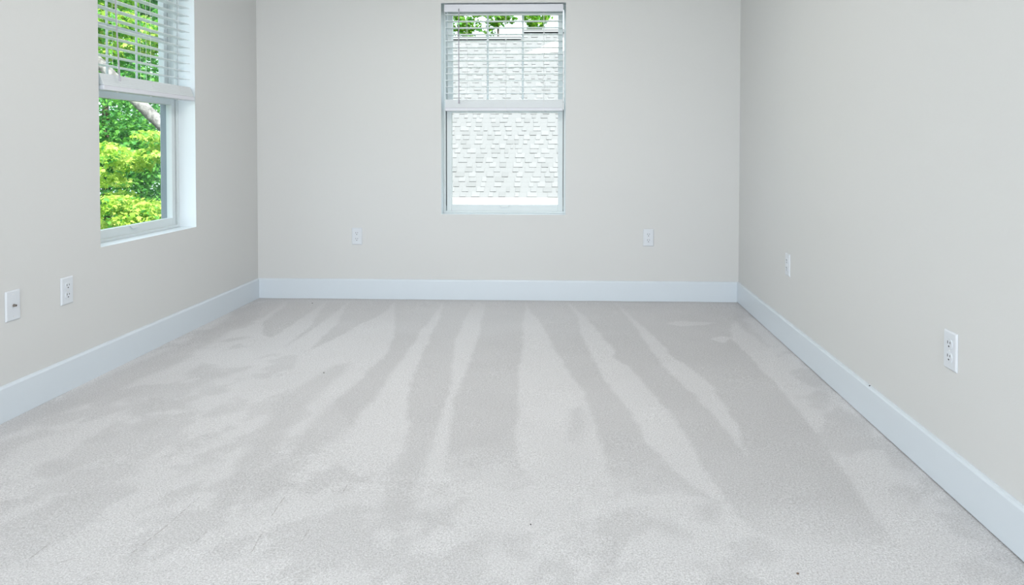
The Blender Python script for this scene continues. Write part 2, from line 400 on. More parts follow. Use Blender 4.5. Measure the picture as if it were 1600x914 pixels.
def build_floor():
    xs = np.linspace(XL, XR, 300)
    ys = np.concatenate([np.linspace(YR, 1.0, 60)[:-1], np.linspace(1.0, YB, 440)])
    X, Y = np.meshgrid(xs, ys)
    # ragged edges where the pile falls both ways
    jx = (value_noise(X, Y, 0.09, 1) - .5) * 0.012 + (value_noise(X, Y, 0.035, 2) - .5) * 0.012
    jy = (value_noise(X, Y, 0.09, 3) - .5) * 0.03 + (value_noise(X, Y, 0.035, 4) - .5) * 0.02
    Xj, Yj = X + jx, Y + jy
    blot = 0.55 * value_noise(X, Y, 0.30, 5) + 0.30 * value_noise(X + .2 * Y, Y, 0.12, 6) + 0.15 * value_noise(X, Y, 0.05, 7)
    # streaky patches where the pile was brushed both ways, drawn out along the strokes
    U = X * 0.90 - Y * 0.43; V = X * 0.43 + Y * 0.90
    pat = 0.5 * value_noise(U, V / 2.0, 0.17, 15) + 0.3 * value_noise(U, V / 1.6, 0.075, 16) + 0.2 * value_noise(U, V / 1.3, 0.032, 17)
    t = np.clip((pat - 0.40) / 0.15, 0, 1)
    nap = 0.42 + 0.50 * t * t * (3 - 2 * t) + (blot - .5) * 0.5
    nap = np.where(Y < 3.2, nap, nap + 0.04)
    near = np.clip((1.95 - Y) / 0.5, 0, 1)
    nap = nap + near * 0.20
    sm = lambda d, w: np.clip(d / w + 0.5, 0, 1)
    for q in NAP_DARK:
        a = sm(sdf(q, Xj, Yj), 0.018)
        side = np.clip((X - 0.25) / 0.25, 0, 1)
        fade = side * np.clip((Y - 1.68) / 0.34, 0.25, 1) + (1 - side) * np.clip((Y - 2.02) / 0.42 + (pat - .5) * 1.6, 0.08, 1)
        nap = nap * (1 - a * fade) + a * fade * (0.14 + 0.46 * np.clip((Y - 3.6) / 0.8, 0, 1) + (blot - .5) * 0.45)  # pile colour lightened towards the back wall to offset dim light there
    for q in NAP_LIGHT:
        a = sm(sdf(q, Xj, Yj), 0.018)
        nap = nap * (1 - a) + a * (0.86 + 0.14 * np.clip((Y - 3.6) / 0.8, 0, 1) + (blot - .5) * 0.40)  # pale tracks lightened at the back too, against the dim light
    for q in NAP_DARK2:
        a = sm(sdf(q, Xj, Yj), 0.045) * 0.75
        nap = nap * (1 - a) + a * (0.16 + (blot - .5) * 0.4)
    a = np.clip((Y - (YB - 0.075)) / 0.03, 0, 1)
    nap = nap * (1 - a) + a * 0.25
    Z = (value_noise(X, Y, 0.16, 8) - .5) * 0.003
    nx, ny = len(xs), len(ys)
    co = np.stack([X, Y, Z], -1).reshape(-1, 3)
    i = np.arange((nx - 1) * (ny - 1)); r = i // (nx - 1); cidx = i % (nx - 1); a0 = r * nx + cidx
    faces = np.stack([a0, a0 + 1, a0 + nx + 1, a0 + nx], -1)
    me = bpy.data.meshes.new('floor')
    me.vertices.add(len(co)); me.vertices.foreach_set('co', co.ravel())
    me.loops.add(faces.size); me.loops.foreach_set('vertex_index', faces.ravel().astype(np.int32))
    me.polygons.add(len(faces)); me.polygons.foreach_set('loop_start', np.arange(0, faces.size, 4, dtype=np.int32))
    me.update(calc_edges=True)
    me.polygons.foreach_set('use_smooth', [True] * len(faces))
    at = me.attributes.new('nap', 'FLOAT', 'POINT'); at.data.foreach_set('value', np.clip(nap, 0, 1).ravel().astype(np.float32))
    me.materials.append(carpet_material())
    return link('floor', me)

def carpet_material():
    m, nt, b = new_mat('cut_pile_carpet')
    N = nt.nodes.new; L = nt.links.new
    b.inputs['Roughness'].default_value = 1.0
    b.inputs['Specular IOR Level'].default_value = 0.05
    tc = N('ShaderNodeTexCoord')
    at = N('ShaderNodeAttribute'); at.attribute_name = 'nap'
    def noise(scale, detail, rough=0.6):
        n = N('ShaderNodeTexNoise'); n.inputs['Scale'].default_value = scale
        n.inputs['Detail'].default_value = detail; n.inputs['Roughness'].default_value = rough
        L(tc.outputs['Object'], n.inputs['Vector']); return n
    def math_(op, a, bb, clamp=False):
        n = N('ShaderNodeMath'); n.operation = op; n.use_clamp = clamp
        for k, x in enumerate((a, bb)):
            if isinstance(x, (int, float)): n.inputs[k].default_value = x
            else: L(x, n.inputs[k])
        return n.outputs[0]
    n4 = noise(165, 3, 0.65); n1 = noise(60, 4); n2 = noise(260, 2, 0.7); n3 = noise(520, 1, 0.5)
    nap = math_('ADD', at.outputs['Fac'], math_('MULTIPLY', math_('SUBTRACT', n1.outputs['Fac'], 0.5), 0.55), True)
    # furrows left by the vacuum's wheels: gaps in the pile along straight runs
    sep = N('ShaderNodeSeparateXYZ'); L(tc.outputs['Object'], sep.inputs[0])
    fur = None
    for (a, c) in NAP_SEG:
        ax, ay = a; ex, ey = c[0] - a[0], c[1] - a[1]; l2 = ex * ex + ey * ey
        dx = math_('SUBTRACT', sep.outputs['X'], ax); dy = math_('SUBTRACT', sep.outputs['Y'], ay)
        t = math_('ADD', math_('MULTIPLY', dx, ex / l2), math_('MULTIPLY', dy, ey / l2), True)
        qx = math_('SUBTRACT', dx, math_('MULTIPLY', t, ex)); qy = math_('SUBTRACT', dy, math_('MULTIPLY', t, ey))
        d2 = math_('ADD', math_('MULTIPLY', qx, qx), math_('MULTIPLY', qy, qy))
        fur = d2 if fur is None else math_('MINIMUM', fur, d2)
    dist = math_('SQRT', fur, 0.0)
    gap = math_('SUBTRACT', 1.0, math_('DIVIDE', dist, 0.0028), True)
    gap = math_('MULTIPLY', math_('MULTIPLY', gap, 0.6), math_('GREATER_THAN', n1.outputs['Fac'], 0.49))
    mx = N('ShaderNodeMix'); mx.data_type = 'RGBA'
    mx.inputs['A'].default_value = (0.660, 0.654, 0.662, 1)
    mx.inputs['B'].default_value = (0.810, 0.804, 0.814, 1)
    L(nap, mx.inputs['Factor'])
    # flecked yarn
    fl = N('ShaderNodeMix'); fl.data_type = 'RGBA'; fl.blend_type = 'MULTIPLY'; fl.inputs['Factor'].default_value = 1.0
    rp = N('ShaderNodeValToRGB')
    rp.color_ramp.elements[0].position = 0.30; rp.color_ramp.elements[0].color = (0.71, 0.705, 0.705, 1)
    rp.color_ramp.elements[1].position = 0.66; rp.color_ramp.elements[1].color = (1.0, 1.0, 1.0, 1)
    L(n2.outputs['Fac'], rp.inputs['Fac'])
    L(mx.outputs['Result'], fl.inputs['A']); L(rp.outputs['Color'], fl.inputs['B'])
    # clumps of yarn, about a centimetre across
    cl = N('ShaderNodeMix'); cl.data_type = 'RGBA'; cl.blend_type = 'MULTIPLY'; cl.inputs['Factor'].default_value = 1.0
    rc = N('ShaderNodeValToRGB')
    rc.color_ramp.elements[0].position = 0.36; rc.color_ramp.elements[0].color = (0.80, 0.795, 0.795, 1)
    rc.color_ramp.elements[1].position = 0.60; rc.color_ramp.elements[1].color = (1.0, 1.0, 1.0, 1)
    L(n4.outputs['Fac'], rc.inputs['Fac']); L(fl.outputs['Result'], cl.inputs['A']); L(rc.outputs['Color'], cl.inputs['B'])
    fl = cl
    gm = N('ShaderNodeMix'); gm.data_type = 'RGBA'; gm.inputs['B'].default_value = (0.30, 0.28, 0.27, 1)
    L(gap, gm.inputs['Factor']); L(fl.outputs['Result'], gm.inputs['A'])
    L(gm.outputs['Result'], b.inputs['Base Color'])
    hsum = math_('SUBTRACT', math_('ADD', n2.outputs['Fac'], math_('MULTIPLY', n3.outputs['Fac'], 0.5)), math_('MULTIPLY', gap, 0.8))
    bp = N('ShaderNodeBump'); bp.inputs['Strength'].default_value = 0.55; bp.inputs['Distance'].default_value = 0.004
    L(hsum, bp.inputs['Height']); L(bp.outputs['Normal'], b.inputs['Normal'])
    return m
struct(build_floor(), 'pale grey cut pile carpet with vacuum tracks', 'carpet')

# ---------------------------------------------------------------- baseboards
BT, BH = 0.013, 0.133
prof = lambda s: [(0, 0.0), (s * BT, 0.0), (s * BT, BH - 0.009), (s * BT * 0.72, BH - 0.002), (s * 0.003, BH), (0, BH)]
b = MB().prism([(YB + p[0], p[1]) for p in prof(-1)], 'x', XL, XR).build('baseboard_back', TRIM)
struct(b, 'white baseboard along the back wall', 'baseboard')
b = MB().prism([(XL + p[0], p[1]) for p in prof(1)], 'y', YR, YB - BT).build('baseboard_left', TRIM)
struct(b, 'white baseboard along the left wall', 'baseboard')
gap_r = 0.0045      # this board stands a little clear of the pile: a dark slit
b = MB().prism([(XR + p[0], p[1] + (gap_r if p[1] == 0 else 0)) for p in prof(-1)], 'y', YR, YB - BT).build('baseboard_right', TRIM)
struct(b, 'white baseboard along the right wall', 'baseboard')

# ---------------------------------------------------------------- windows
def make_window(name, width, height, loc, rz, label):
    """local: x along the wall (centred), y outward from the wall face, z up from the opening's bottom"""
    W = empty(name, loc, rz); struct(W, label, 'window')
    w2 = width / 2
    f0, f1 = 0.095, 0.190                 # frame depth
    fw = 0.014
    fr = MB()
    fr.box(-w2, -w2 + fw, f0, f1, 0, height).box(w2 - fw, w2, f0, f1, 0, height)
    fr.box(-w2 + fw, w2 - fw, f0, f1, 0, fw).box(-w2 + fw, w2 - fw, f0, f1, height - fw, height)
    fr.build('frame', VINYL, W, bevel=0.0015)
    # outer track behind the lower sash, and a thin dark strip painting the shade in the sash gap
    mid = 0.705
    for s in (-1, 1):
        a, bb = sorted((s * (w2 - fw), s * (w2 - fw - 0.005)))
        MB().box(a, bb, 0.142, f1 - 0.002, fw, mid).build('outer_track', TRACK, W)
        MB().box(a, bb, 0.108, 0.128, fw + 0.035, mid - 0.01).build('gap_shade_strip', GAPSHADE, W)
    sw = 0.033
    x0, x1 = -w2 + fw + 0.006, w2 - fw - 0.006
    # lower sash, nearer the room
    lz0, lz1 = fw - 0.002, mid + 0.015
    y0, y1 = 0.104, 0.136
    ls = empty('lower_sash', (0, 0, 0), 0, W)
    for (a, bb) in ((x0, x0 + sw), (x1 - sw, x1)):
        MB().box(a, bb, y0, y1, lz0, lz1).build('stile', VINYL, ls, bevel=0.002)
    MB().box(x0 + sw, x1 - sw, y0, y1, lz0, lz0 + 0.044).build('bottom_rail', VINYL, ls, bevel=0.002)
    MB().box(x0 + sw, x1 - sw, y0, y1, lz1 - 0.038, lz1).build('meeting_rail', VINYL, ls, bevel=0.002)
    MB().box(x0 + sw - 0.004, x1 - sw + 0.004, 0.119, 0.123, lz0 + 0.040, lz1 - 0.034).build('pane', GLASS, ls)
    # finger lift on the bottom rail
    hp = [(-0.034, 0.0), (-0.028, -0.011), (-0.022, -0.016), (0.022, -0.016), (0.028, -0.011), (0.034, 0.0)]
    h = MB(); zt = lz0 + 0.044
    vs = [(x, y0 - 0.010 if z < 0 else y0 - 0.004, zt + z) for x, z in hp] + [(x, y0, zt + z) for x, z in hp]
    n = len(hp)
    h.quad_faces(vs, [tuple(range(n))[::-1], tuple(range(n, 2*n))] + [(i, (i+1) % n, n + (i+1) % n, n + i) for i in range(n)])
    h.build('finger_lift', VINYL, ls, bevel=0.001)
    # upper sash, outside, with a grille of two upright bars and one across
    uz0, uz1 = mid - 0.015, height - fw + 0.002
    y0, y1 = 0.143, 0.176
    us = empty('upper_sash', (0, 0, 0), 0, W)
    for (a, bb) in ((x0, x0 + sw), (x1 - sw, x1)):
        MB().box(a, bb, y0, y1, uz0, uz1).build('stile', VINYL, us, bevel=0.002)
    MB().box(x0 + sw, x1 - sw, y0, y1, uz0, uz0 + 0.036).build('bottom_rail', VINYL, us, bevel=0.002)
    MB().box(x0 + sw, x1 - sw, y0, y1, uz1 - 0.036, uz1).build('top_rail', VINYL, us, bevel=0.002)
    MB().box(x0 + sw - 0.004, x1 - sw + 0.004, 0.156, 0.160, uz0 + 0.032, uz1 - 0.032).build('pane', GLASS, us)
    gx0, gx1, gz0, gz1 = x0 + sw, x1 - sw, uz0 + 0.036, uz1 - 0.036
    for k in (1, 2):
        xc = gx0 + (gx1 - gx0) * k / 3
        MB().box(xc - 0.0065, xc + 0.0065, 0.1495, 0.1555, gz0, gz1).build('muntin', VINYL, us, bevel=0.0012)
    zc = (gz0 + gz1) / 2
    MB().box(gx0, gx1, 0.1490, 0.1550, zc - 0.0065, zc + 0.0065).build('muntin', VINYL, us, bevel=0.0012)
    # sash lock on the meeting rail
    MB().box(-0.028, 0.028, 0.110, 0.138, lz1 + 0.0005, lz1 + 0.012).build('sash_lock', VINYL, W, bevel=0.003)
    return W

bwc = ((BW[0] + BW[1]) / 2, YB, BW[2]); lwc = (XL, (LW[0] + LW[1]) / 2, LW[2])
make_window('window_1', BW[1] - BW[0], BW[3] - BW[2], bwc, 0.0, 'white double hung window in the back wall facing a shingled roof')
make_window('window_2', LW[1] - LW[0], LW[3] - LW[2], lwc, math.pi / 2, 'white double hung window in the left wall facing green trees')

# ---------------------------------------------------------------- blinds
def make_blind(width, height, loc, rz, label, lift, lean):
    """two-inch slat blind, drawn halfway up; local axes as the window's"""
    B = empty('window_blind', loc, rz)
    tag(B, label, 'window blind', 'half raised white slat blinds')
    L0, L1 = -width / 2 + 0.021, width / 2 - 0.018
    zt = height - 0.0065
    MB().box(L0, L1, 0.014, 0.064, zt - 0.044, zt).build('headrail', SLAT, B, bevel=0.002)
    vp = [(0.013, zt - 0.051), (0.006, zt - 0.050), (0.004, zt - 0.042), (0.006, zt - 0.010), (0.003, zt - 0.002), (0.013, zt - 0.001)]
    MB().prism(vp, 'x', L0, L1).build('valance', SLAT, B)
    # a slat: slightly crowned 50 mm board
    ys = np.linspace(-0.025, 0.025, 5); prof = [(float(y), float(0.0014 * (1 - (y / 0.025) ** 2))) for y in ys]
    prof += [(y, z + 0.0026) for y, z in prof[::-1]]
    sm = MB().prism(prof, 'x', L0 + 0.004, L1 - 0.003).mesh('slat', SLATV)
    yc = 0.040
    pitch = 0.0437
    z_stack = 0.767 + lift
    k = 1
    while z_stack + k * pitch < zt - 0.058:
        o = link('slat', sm, B); o.location = (0, yc, z_stack + (k - 0.1) * pitch); k += 1
    nst = 17; zr = 0.690 + lift; rh = 0.022
    for i in range(nst):
        f = i / (nst - 1)
        o = link('slat', sm, B)
        o.location = (0, yc - lean * (1 - f) * 0.9 + (0.0012 if i % 3 else -0.0008), zr + rh + 0.0006 + i * 0.00318)
    yb = yc - lean
    MB().box(L0 + 0.002, L1 - 0.002, yb - 0.026, yb + 0.026, zr, zr + rh).build('bottom_rail', SLAT, B, bevel=0.003)
    lx = [-0.248, 0.012, 0.266]
    for x in lx:
        # ladder: two thin cords and the rungs under the slats
        lad = MB()
        for dy in (-0.0265, 0.0265):
            lad.tube([(x, yc + dy, zt - 0.045), (x, yc + dy, z_stack), (x, yc + dy - lean, zr + 0.004)], 0.0007, 5)
        lad.build('ladder_cord', CORD, B)
        MB().tube([(x + 0.004, yc, zt - 0.045), (x + 0.004, yc, z_stack), (x + 0.004, yb, zr + 0.01)], 0.0008, 5).build('lift_cord', CORD, B)
        MB().tube([(x, yb, zr - 0.0035), (x, yb, zr + 0.001)], [0.0055, 0.0065], 12).build('cord_plug', CORD, B)
    wx = -0.296 if lean < 0.01 else -0.281
    wd = empty('tilt_wand', (0, 0, 0), 0, B)
    zb = 0.742 + lift
    MB().tube([(wx, 0.000, zt - 0.046), (wx, -0.001, (zt + zb) / 2), (wx + 0.001, -0.004 - lean * .55, zb)], [0.0036, 0.0036, 0.0036], 6).build('rod', WAND, wd)
    MB().tube([(wx + 0.001, -0.004 - lean * .55, zb + 0.02), (wx + 0.001, -0.004 - lean * .55, zb - 0.004)], [0.0044, 0.0050], 8).build('grip', WAND, wd)
    MB().tube([(wx, 0.003, zt - 0.032), (wx, -0.001, zt - 0.037), (wx, 0.000, zt - 0.046)], 0.0028, 6).build('hook', HOOK, wd)
    return B
make_blind(BW[1] - BW[0], BW[3] - BW[2], bwc, 0.0, 'half raised white slat blind in the back wall window before the roof', 0.0, 0.0)
make_blind(LW[1] - LW[0], LW[3] - LW[2], lwc, math.pi / 2, 'half raised white slat blind in the left wall window before the trees', 0.016, 0.022)

# ---------------------------------------------------------------- wall plates
def plate_mesh():
    m = MB()
    w, h, t, e = 0.035, 0.057, 0.0062, 0.0045
    a = [(-w, -h), (w, -h), (w, h), (-w, h)]; c = [(-w + e, -h + e), (w - e, -h + e), (w - e, h - e), (-w + e, h - e)]
    vs = [(x, 0, z) for x, z in a] + [(x, -t * 0.45, z) for x, z in a] + [(x, -t, z) for x, z in c]
    fs = [(3,2,1,0)] + [(i, (i+1) % 4, 4 + (i+1) % 4, 4 + i) for i in range(4)] + [(4+i, 4+(i+1) % 4, 8+(i+1) % 4, 8+i) for i in range(4)] + [(8,9,10,11)]
    m.quad_faces(vs, fs)
    return m.mesh('cover_plate', PLATE)
PLATE_ME = plate_mesh()

def disc_prof(rx, rz, cut, n=20):
    return [(rx * math.cos(2*math.pi*i/n), max(-cut, min(cut, rz * math.sin(2*math.pi*i/n)))) for i in range(n)]

REC_ME = MB().prism(disc_prof(0.0172, 0.0172, 0.0142), 'y', -0.0084, -0.0058).mesh('receptacle', PLATE)
SLOT_L = MB().box(-0.0075, -0.0050, -0.0088, -0.0080, 0.0002, 0.0085).mesh('slot', SLOT)
SLOT_R = MB().box(0.0050, 0.0075, -0.0088, -0.0080, 0.0012, 0.0080).mesh('slot', SLOT)
GRND = MB().prism([(0.0030*math.cos(a), -0.0073 + 0.0030*math.sin(a) if math.sin(a) > -0.5 else -0.0090) for a in [2*math.pi*i/12 for i in range(12)]], 'y', -0.0088, -0.0080).mesh('ground_hole', SLOT)
SCREW_ME = MB().prism([(0.0032*math.cos(2*math.pi*i/12), 0.0032*math.sin(2*math.pi*i/12)) for i in range(12)], 'y', -0.0076, -0.0058).mesh('screw', SCREW)

def make_outlet(loc, rz, label):
    O = empty('wall_outlet', loc, rz)
    tag(O, label, 'outlet', 'white duplex wall outlets')
    link('cover_plate', PLATE_ME, O, bevel=0.0012)
    for s in (-1, 1):
        r = link('receptacle', REC_ME, O, bevel=0.0006); r.location = (0, 0, s * 0.0195)
        link('slot', SLOT_L, r); link('slot', SLOT_R, r); link('ground_hole', GRND, r)
    link('screw', SCREW_ME, O)
    return O
make_outlet((-1.4075, YB, 0.420), 0.0, 'white duplex outlet on the back wall, left of the window')
make_outlet((0.539, YB, 0.422), 0.0, 'white duplex outlet on the back wall, right of the window')
make_outlet((XR, 3.611, 0.419), -math.pi / 2, 'white duplex outlet on the right wall, near the far corner')
make_outlet((XR, 2.087, 0.421), -math.pi / 2, 'white duplex outlet on the right wall, nearest the camera')
make_outlet((XL, 2.836, 0.418), math.pi / 2, 'white duplex outlet on the left wall under the window')
cx = empty('coaxial_wall_plate', (XL, 2.551, 0.420), math.pi / 2)
tag(cx, 'white cable plate with one metal jack on the left wall', 'wall plate')
link('cover_plate', PLATE_ME, cx, bevel=0.0012)
j = MB().tube([(0, -0.0055, 0), (0, -0.0085, 0)], 0.0058, 6).build('jack', METAL, cx)
MB().tube([(0, -0.0083, 0), (0, -0.0165, 0)], 0.0044, 12).build('threaded_barrel', METAL, j)
MB().tube([(0, -0.0163, 0), (0, -0.0167, 0)], 0.0022, 8).build('pin_hole', SLOT, j)
for s in (-1, 1):
    o = link('screw', SCREW_ME, cx); o.location = (0, 0, s * 0.0415)

# ---------------------------------------------------------------- ceiling lamp added out of view to even the room light
lp = empty('ceiling_fill_lamp', (-0.55, 2.9, CEIL))
tag(lp, 'unseen round white ceiling lamp added to even the room light', 'lamp')
circ = lambda r, n=40: [(r * math.cos(2 * math.pi * i / n), r * math.sin(2 * math.pi * i / n)) for i in range(n)]
MB().prism(circ(0.30), 'z', -0.05, 0.0).build('base', PLATE, lp, bevel=0.004)
dm, dnt, db = new_mat('fill_lamp_diffuser')
db.inputs['Emission Color'].default_value = (1, 0.985, 0.96, 1); db.inputs['Emission Strength'].default_value = 2.0
MB().prism(circ(0.27), 'z', -0.062, -0.0505).build('diffuser', dm, lp, bevel=0.004)
ld = bpy.data.lights.new('ceiling_fill', 'AREA'); ld.shape = 'DISK'; ld.size = 0.54; ld.energy = 21; ld.color = (1, 0.975, 0.935)
lo = bpy.data.objects.new('ceiling_fill', ld); COL.objects.link(lo); lo.parent = lp; lo.location = (0, 0, -0.066)

# ---------------------------------------------------------------- specks
def speck(name, loc, r, mat, label, cat, seed):
    rr = random.Random(seed)
    bm = bmesh.new(); bmesh.ops.create_icosphere(bm, subdivisions=1, radius=r)
    for v in bm.verts: v.co *= 0.7 + 0.6 * rr.random(); v.co.z *= 0.6
    me = bpy.data.meshes.new(name); bm.to_mesh(me); bm.free(); me.materials.append(mat)
    o = link(name, me); o.location = loc; return tag(o, label, cat)
speck('debris_speck', (XR - 0.006, 2.625, BH - 0.0005), 0.0036, SPECK, 'tiny black speck on top of the right baseboard', 'debris', 1)
speck('carpet_crumb', (-0.096, 1.861, 0.002), 0.0024, SPECK, 'tiny dark crumb on the carpet in the front middle', 'debris', 2)
speck('carpet_crumb', (0.552, 1.667, 0.002), 0.0034, SPECKB, 'small brown crumb on the carpet at the front right', 'debris', 3)
speck('carpet_crumb', (-1.092, 3.094, 0.002), 0.0032, SPECK, 'tiny dark crumb on the carpet left of centre', 'debris', 4)
speck('carpet_crumb', (-1.655, 4.482, 0.002), 0.0036, SPECK, 'tiny dark crumb on the carpet near the far left corner', 'debris', 5)

# ---------------------------------------------------------------- outdoors: ground
GZ = -3.2
g = MB().box(-60, 60, -60, 60, GZ - 0.3, GZ).build('ground', LAWN)
struct(g, 'green lawn around the houses', 'lawn')

# ---------------------------------------------------------------- neighbouring house with the shingled roof
def build_house():
    H = empty('neighbouring_house', (-1.4, 14.6, GZ))
    tag(H, 'neighbouring house with a pale grey shingled roof beyond the back window', 'house')
    O = Vector((-1.4, 14.6, GZ))
    ang = math.radians(45)
    ca, sa = math.cos(ang), math.sin(ang)
    ye, ze = 14.6, 1.017 - 1.04                       # eave line
    XA, XS, XB = -6.0, -1.21, 7.0                   # left end, step between the two ridges, right end
    S1, S2 = 5.54, 5.85                              # slope length of the two sections
    loc = lambda x, y, z: (x - O.x, y - O.y, z - O.z)
    def on(x, s, up=0.0): return loc(x, ye + s * ca - up * sa, ze + s * sa + up * ca)
    roof = empty('roof', (0, 0, 0), 0, H)
    # deck under the shingles, both sections, front and back slopes
    d = MB()
    for (xa, xb, S) in ((XA, XS, S1), (XS, XB, S2)):
        top = on(xa, S); zt = top[2]; yt = top[1]
        d.quad_faces([on(xa, 0), on(xb, 0), on(xb, S), on(xa, S),
                      (xa - O.x, 2 * yt - on(xa, 0)[1], on(xa, 0)[2]), (xb - O.x, 2 * yt - on(xa, 0)[1], on(xa, 0)[2])],
                     [(0,1,2,3), (3,2,5,4), (0,3,4), (1,5,2), (0,4,5,1)])
    d.build('deck', SH[1], roof)
    # courses: a full strip each, with thicker tabs of random width laid on it
    E = 0.143
    field = [MB(), MB(), MB()]
    rr = random.Random(5)
    cand = []
    ncourse = int(S2 / E) + 1
    T0, T1 = 0.003, 0.015
    strips = MB()
    def slab(mb, xa, xb, s0, s1, base, th, butt=1):
        # butt edge at s0 stands th proud, feathering to base at s1
        v = [on(xa, s0, base - 0.006), on(xb, s0, base - 0.006), on(xb, s0, base + th), on(xa, s0, base + th),
             on(xa, s1, base - 0.006), on(xb, s1, base - 0.006), on(xb, s1, base + 0.002), on(xa, s1, base + 0.002)]
        mb.quad_faces(v, [(0,1,2,3)], butt)
        mb.quad_faces(v, [(3,2,6,7), (0,4,5,1), (0,3,7,4), (1,5,6,2), (4,7,6,5)], 0)
    for c in range(ncourse):
        s0 = c * E
        for (xa, xb, S) in ((XA, XS, S1), (XS, XB, S2)):
            s1 = min(s0 + E + 0.01, S)
            if s0 > S - 0.04: continue
            slab(strips, xa, xb, s0, s1, 0.0, T0, 0)
            x = xa + rr.uniform(0, 0.2)
            while x < xb - 0.05:
                wv = rr.uniform(0.08, 0.21); x2 = min(x + wv, xb)
                cand.append((c, x, x2, s0, s1, rr.choice((0, 0, 1, 1, 2)), rr.uniform(0.75, 1.2)))
                x = x2 + (rr.uniform(0.07, 0.24))
    yv = lambda s: ye + s * ca
    def seen(t):
        xm = (t[1] + t[2]) / 2; y = yv(t[3]); return -0.172 * y - 0.12 < xm < -0.008 * y + 0.12
    vis = [t for t in cand if seen(t)]
    vis.sort(key=lambda t: (t[3], t[1])); single = set(id(t) for t in vis[:290])
    for t in cand:
        c, xa, xb, s0, s1, tone, k = t
        if id(t) in single:
            m = MB(); slab(m, xa, xb, s0, s1, T0 * 0.6, (T1 - T0) * k)
            link('shingle', m.mesh('shingle', [SH[tone], SHSHADE]), roof)
        else:
            slab(field[tone], xa, xb, s0, s1, T0 * 0.6, (T1 - T0) * k)
    tag(strips.build('shingle_courses', [SH[1], SHSHADE], roof), kind='stuff')
    for i, fm in enumerate(field):
        tag(fm.build('shingle_field', [SH[i], SHSHADE], roof), kind='stuff')
    # ridge caps with a dark strip under them
    for (xa, xb, S) in ((XA, XS, S1), (XS, XB, S2)):
        m = MB(); p = on(xa, S)
        m.box(xa - O.x, xb - O.x, p[1] - 0.05, p[1] + 0.05, p[2] - 0.01, p[2] + 0.035)
        m.build('ridge_strip', RIDGE, roof)
        m = MB(); m.prism([(p[1] - 0.11, p[2] - 0.03), (p[1], p[2] + 0.06), (p[1] + 0.11, p[2] - 0.03), (p[1], p[2] + 0.04)], 'x', xa - O.x, xb - O.x)
        m.build('ridge_cap', SH[0], roof)
    # bright metal flashing running up the slope to the right
    a, b2 = (-1.07, 4.85), (1.3, 6.0)
    m = MB()
    q = [(-1.10, 4.83), (-0.20, 4.93), (0.9, 5.28), (0.9, 5.84), (-0.20, 5.50)]
    vs = [on(x, s, 0.024) for x, s in q] + [on(x, s, 0.004) for x, s in q]; n = len(q)
    m.quad_faces(vs, [tuple(range(n)), tuple(range(n, 2*n))[::-1]] + [(i, n+i, n+(i+1) % n, (i+1) % n) for i in range(n)])
    m.build('flashing', WHITE, roof)
    # gutter, fascia, wall
    gy = ye - 0.12 - O.y; gz = ze - O.z
    gp = [(gy + 0.12, gz - 0.005), (gy + 0.0, gz - 0.005), (gy + 0.012, gz - 0.14), (gy + 0.03, gz - 0.25), (gy + 0.12, gz - 0.25)]
    MB().prism(gp, 'x', XA - O.x, XB - O.x).build('gutter', WHITE, H)
    MB().box(XA - O.x, XB - O.x, gy + 0.12, gy + 0.15, gz - 0.62, gz - 0.01).build('fascia', WHITE, H)
    MB().box(XA + 0.3 - O.x, XB - 0.3 - O.x, gy + 0.4, gy + 8.4, 0, gz - 0.30).build('house_wall', SIDING, H)
build_house()

# ---------------------------------------------------------------- trees
LEAF_OUT = np.array([(0, 0), (0.20, -0.02), (0.48, 0.10), (0.30, 0.28), (0.42, 0.58), (0.16, 0.52), (0, 1.0),
                     (-0.16, 0.52), (-0.42, 0.58), (-0.30, 0.28), (-0.48, 0.10), (-0.20, -0.02)], float)
def leaves_mesh(name, centres, size, mats, tone, droop=0.5, seed=0):
    """many small five-pointed leaves, each lightly folded, as one mesh"""
    r = np.random.default_rng(seed); n = len(centres)
    nv = len(LEAF_OUT)
    yaw = r.uniform(0, 2 * np.pi, n); tilt = r.normal(droop, 0.45, n); roll = r.normal(0, 0.4, n)
    sz = size * r.uniform(0.65, 1.25, n)
    L = np.zeros((n, nv, 3)); L[:, :, 0] = LEAF_OUT[None, :, 0]; L[:, :, 1] = LEAF_OUT[None, :, 1]
    L[:, :, 2] = -0.25 * np.abs(L[:, :, 0]) - 0.15 * L[:, :, 1] ** 2
    L *= sz[:, None, None]
    cr, sr = np.cos(roll)[:, None], np.sin(roll)[:, None]
    x = L[..., 0] * cr + L[..., 2] * sr; z = -L[..., 0] * sr + L[..., 2] * cr; y = L[..., 1]
    ct, st = np.cos(-tilt)[:, None], np.sin(-tilt)[:, None]
    y, z = y * ct - z * st, y * st + z * ct
    cy, sy = np.cos(yaw)[:, None], np.sin(yaw)[:, None]
    x, y = x * cy - y * sy, x * sy + y * cy
    co = np.stack([x, y, z], -1) + np.asarray(centres)[:, None, :]
    # two halves folded on the midrib
    f1 = np.array([0, 1, 2, 3, 4, 5, 6]); f2 = np.array([0, 6, 7, 8, 9, 10, 11])
    F = np.stack([f1, f2])[None] + (np.arange(n) * nv)[:, None, None]
    F = F.reshape(-1, 7)
    me = bpy.data.meshes.new(name)
    me.vertices.add(n * nv); me.vertices.foreach_set('co', co.ravel())
    me.loops.add(F.size); me.loops.foreach_set('vertex_index', F.ravel().astype(np.int32))
    me.polygons.add(len(F)); me.polygons.foreach_set('loop_start', np.arange(0, F.size, 7, dtype=np.int32))
    me.update(calc_edges=True)
    for m in mats: me.materials.append(m)
    mi = np.repeat(np.where(r.random(n) < tone, 0, len(mats) - 1), 2)
    me.polygons.foreach_set('material_index', mi.astype(np.int32))
    return me

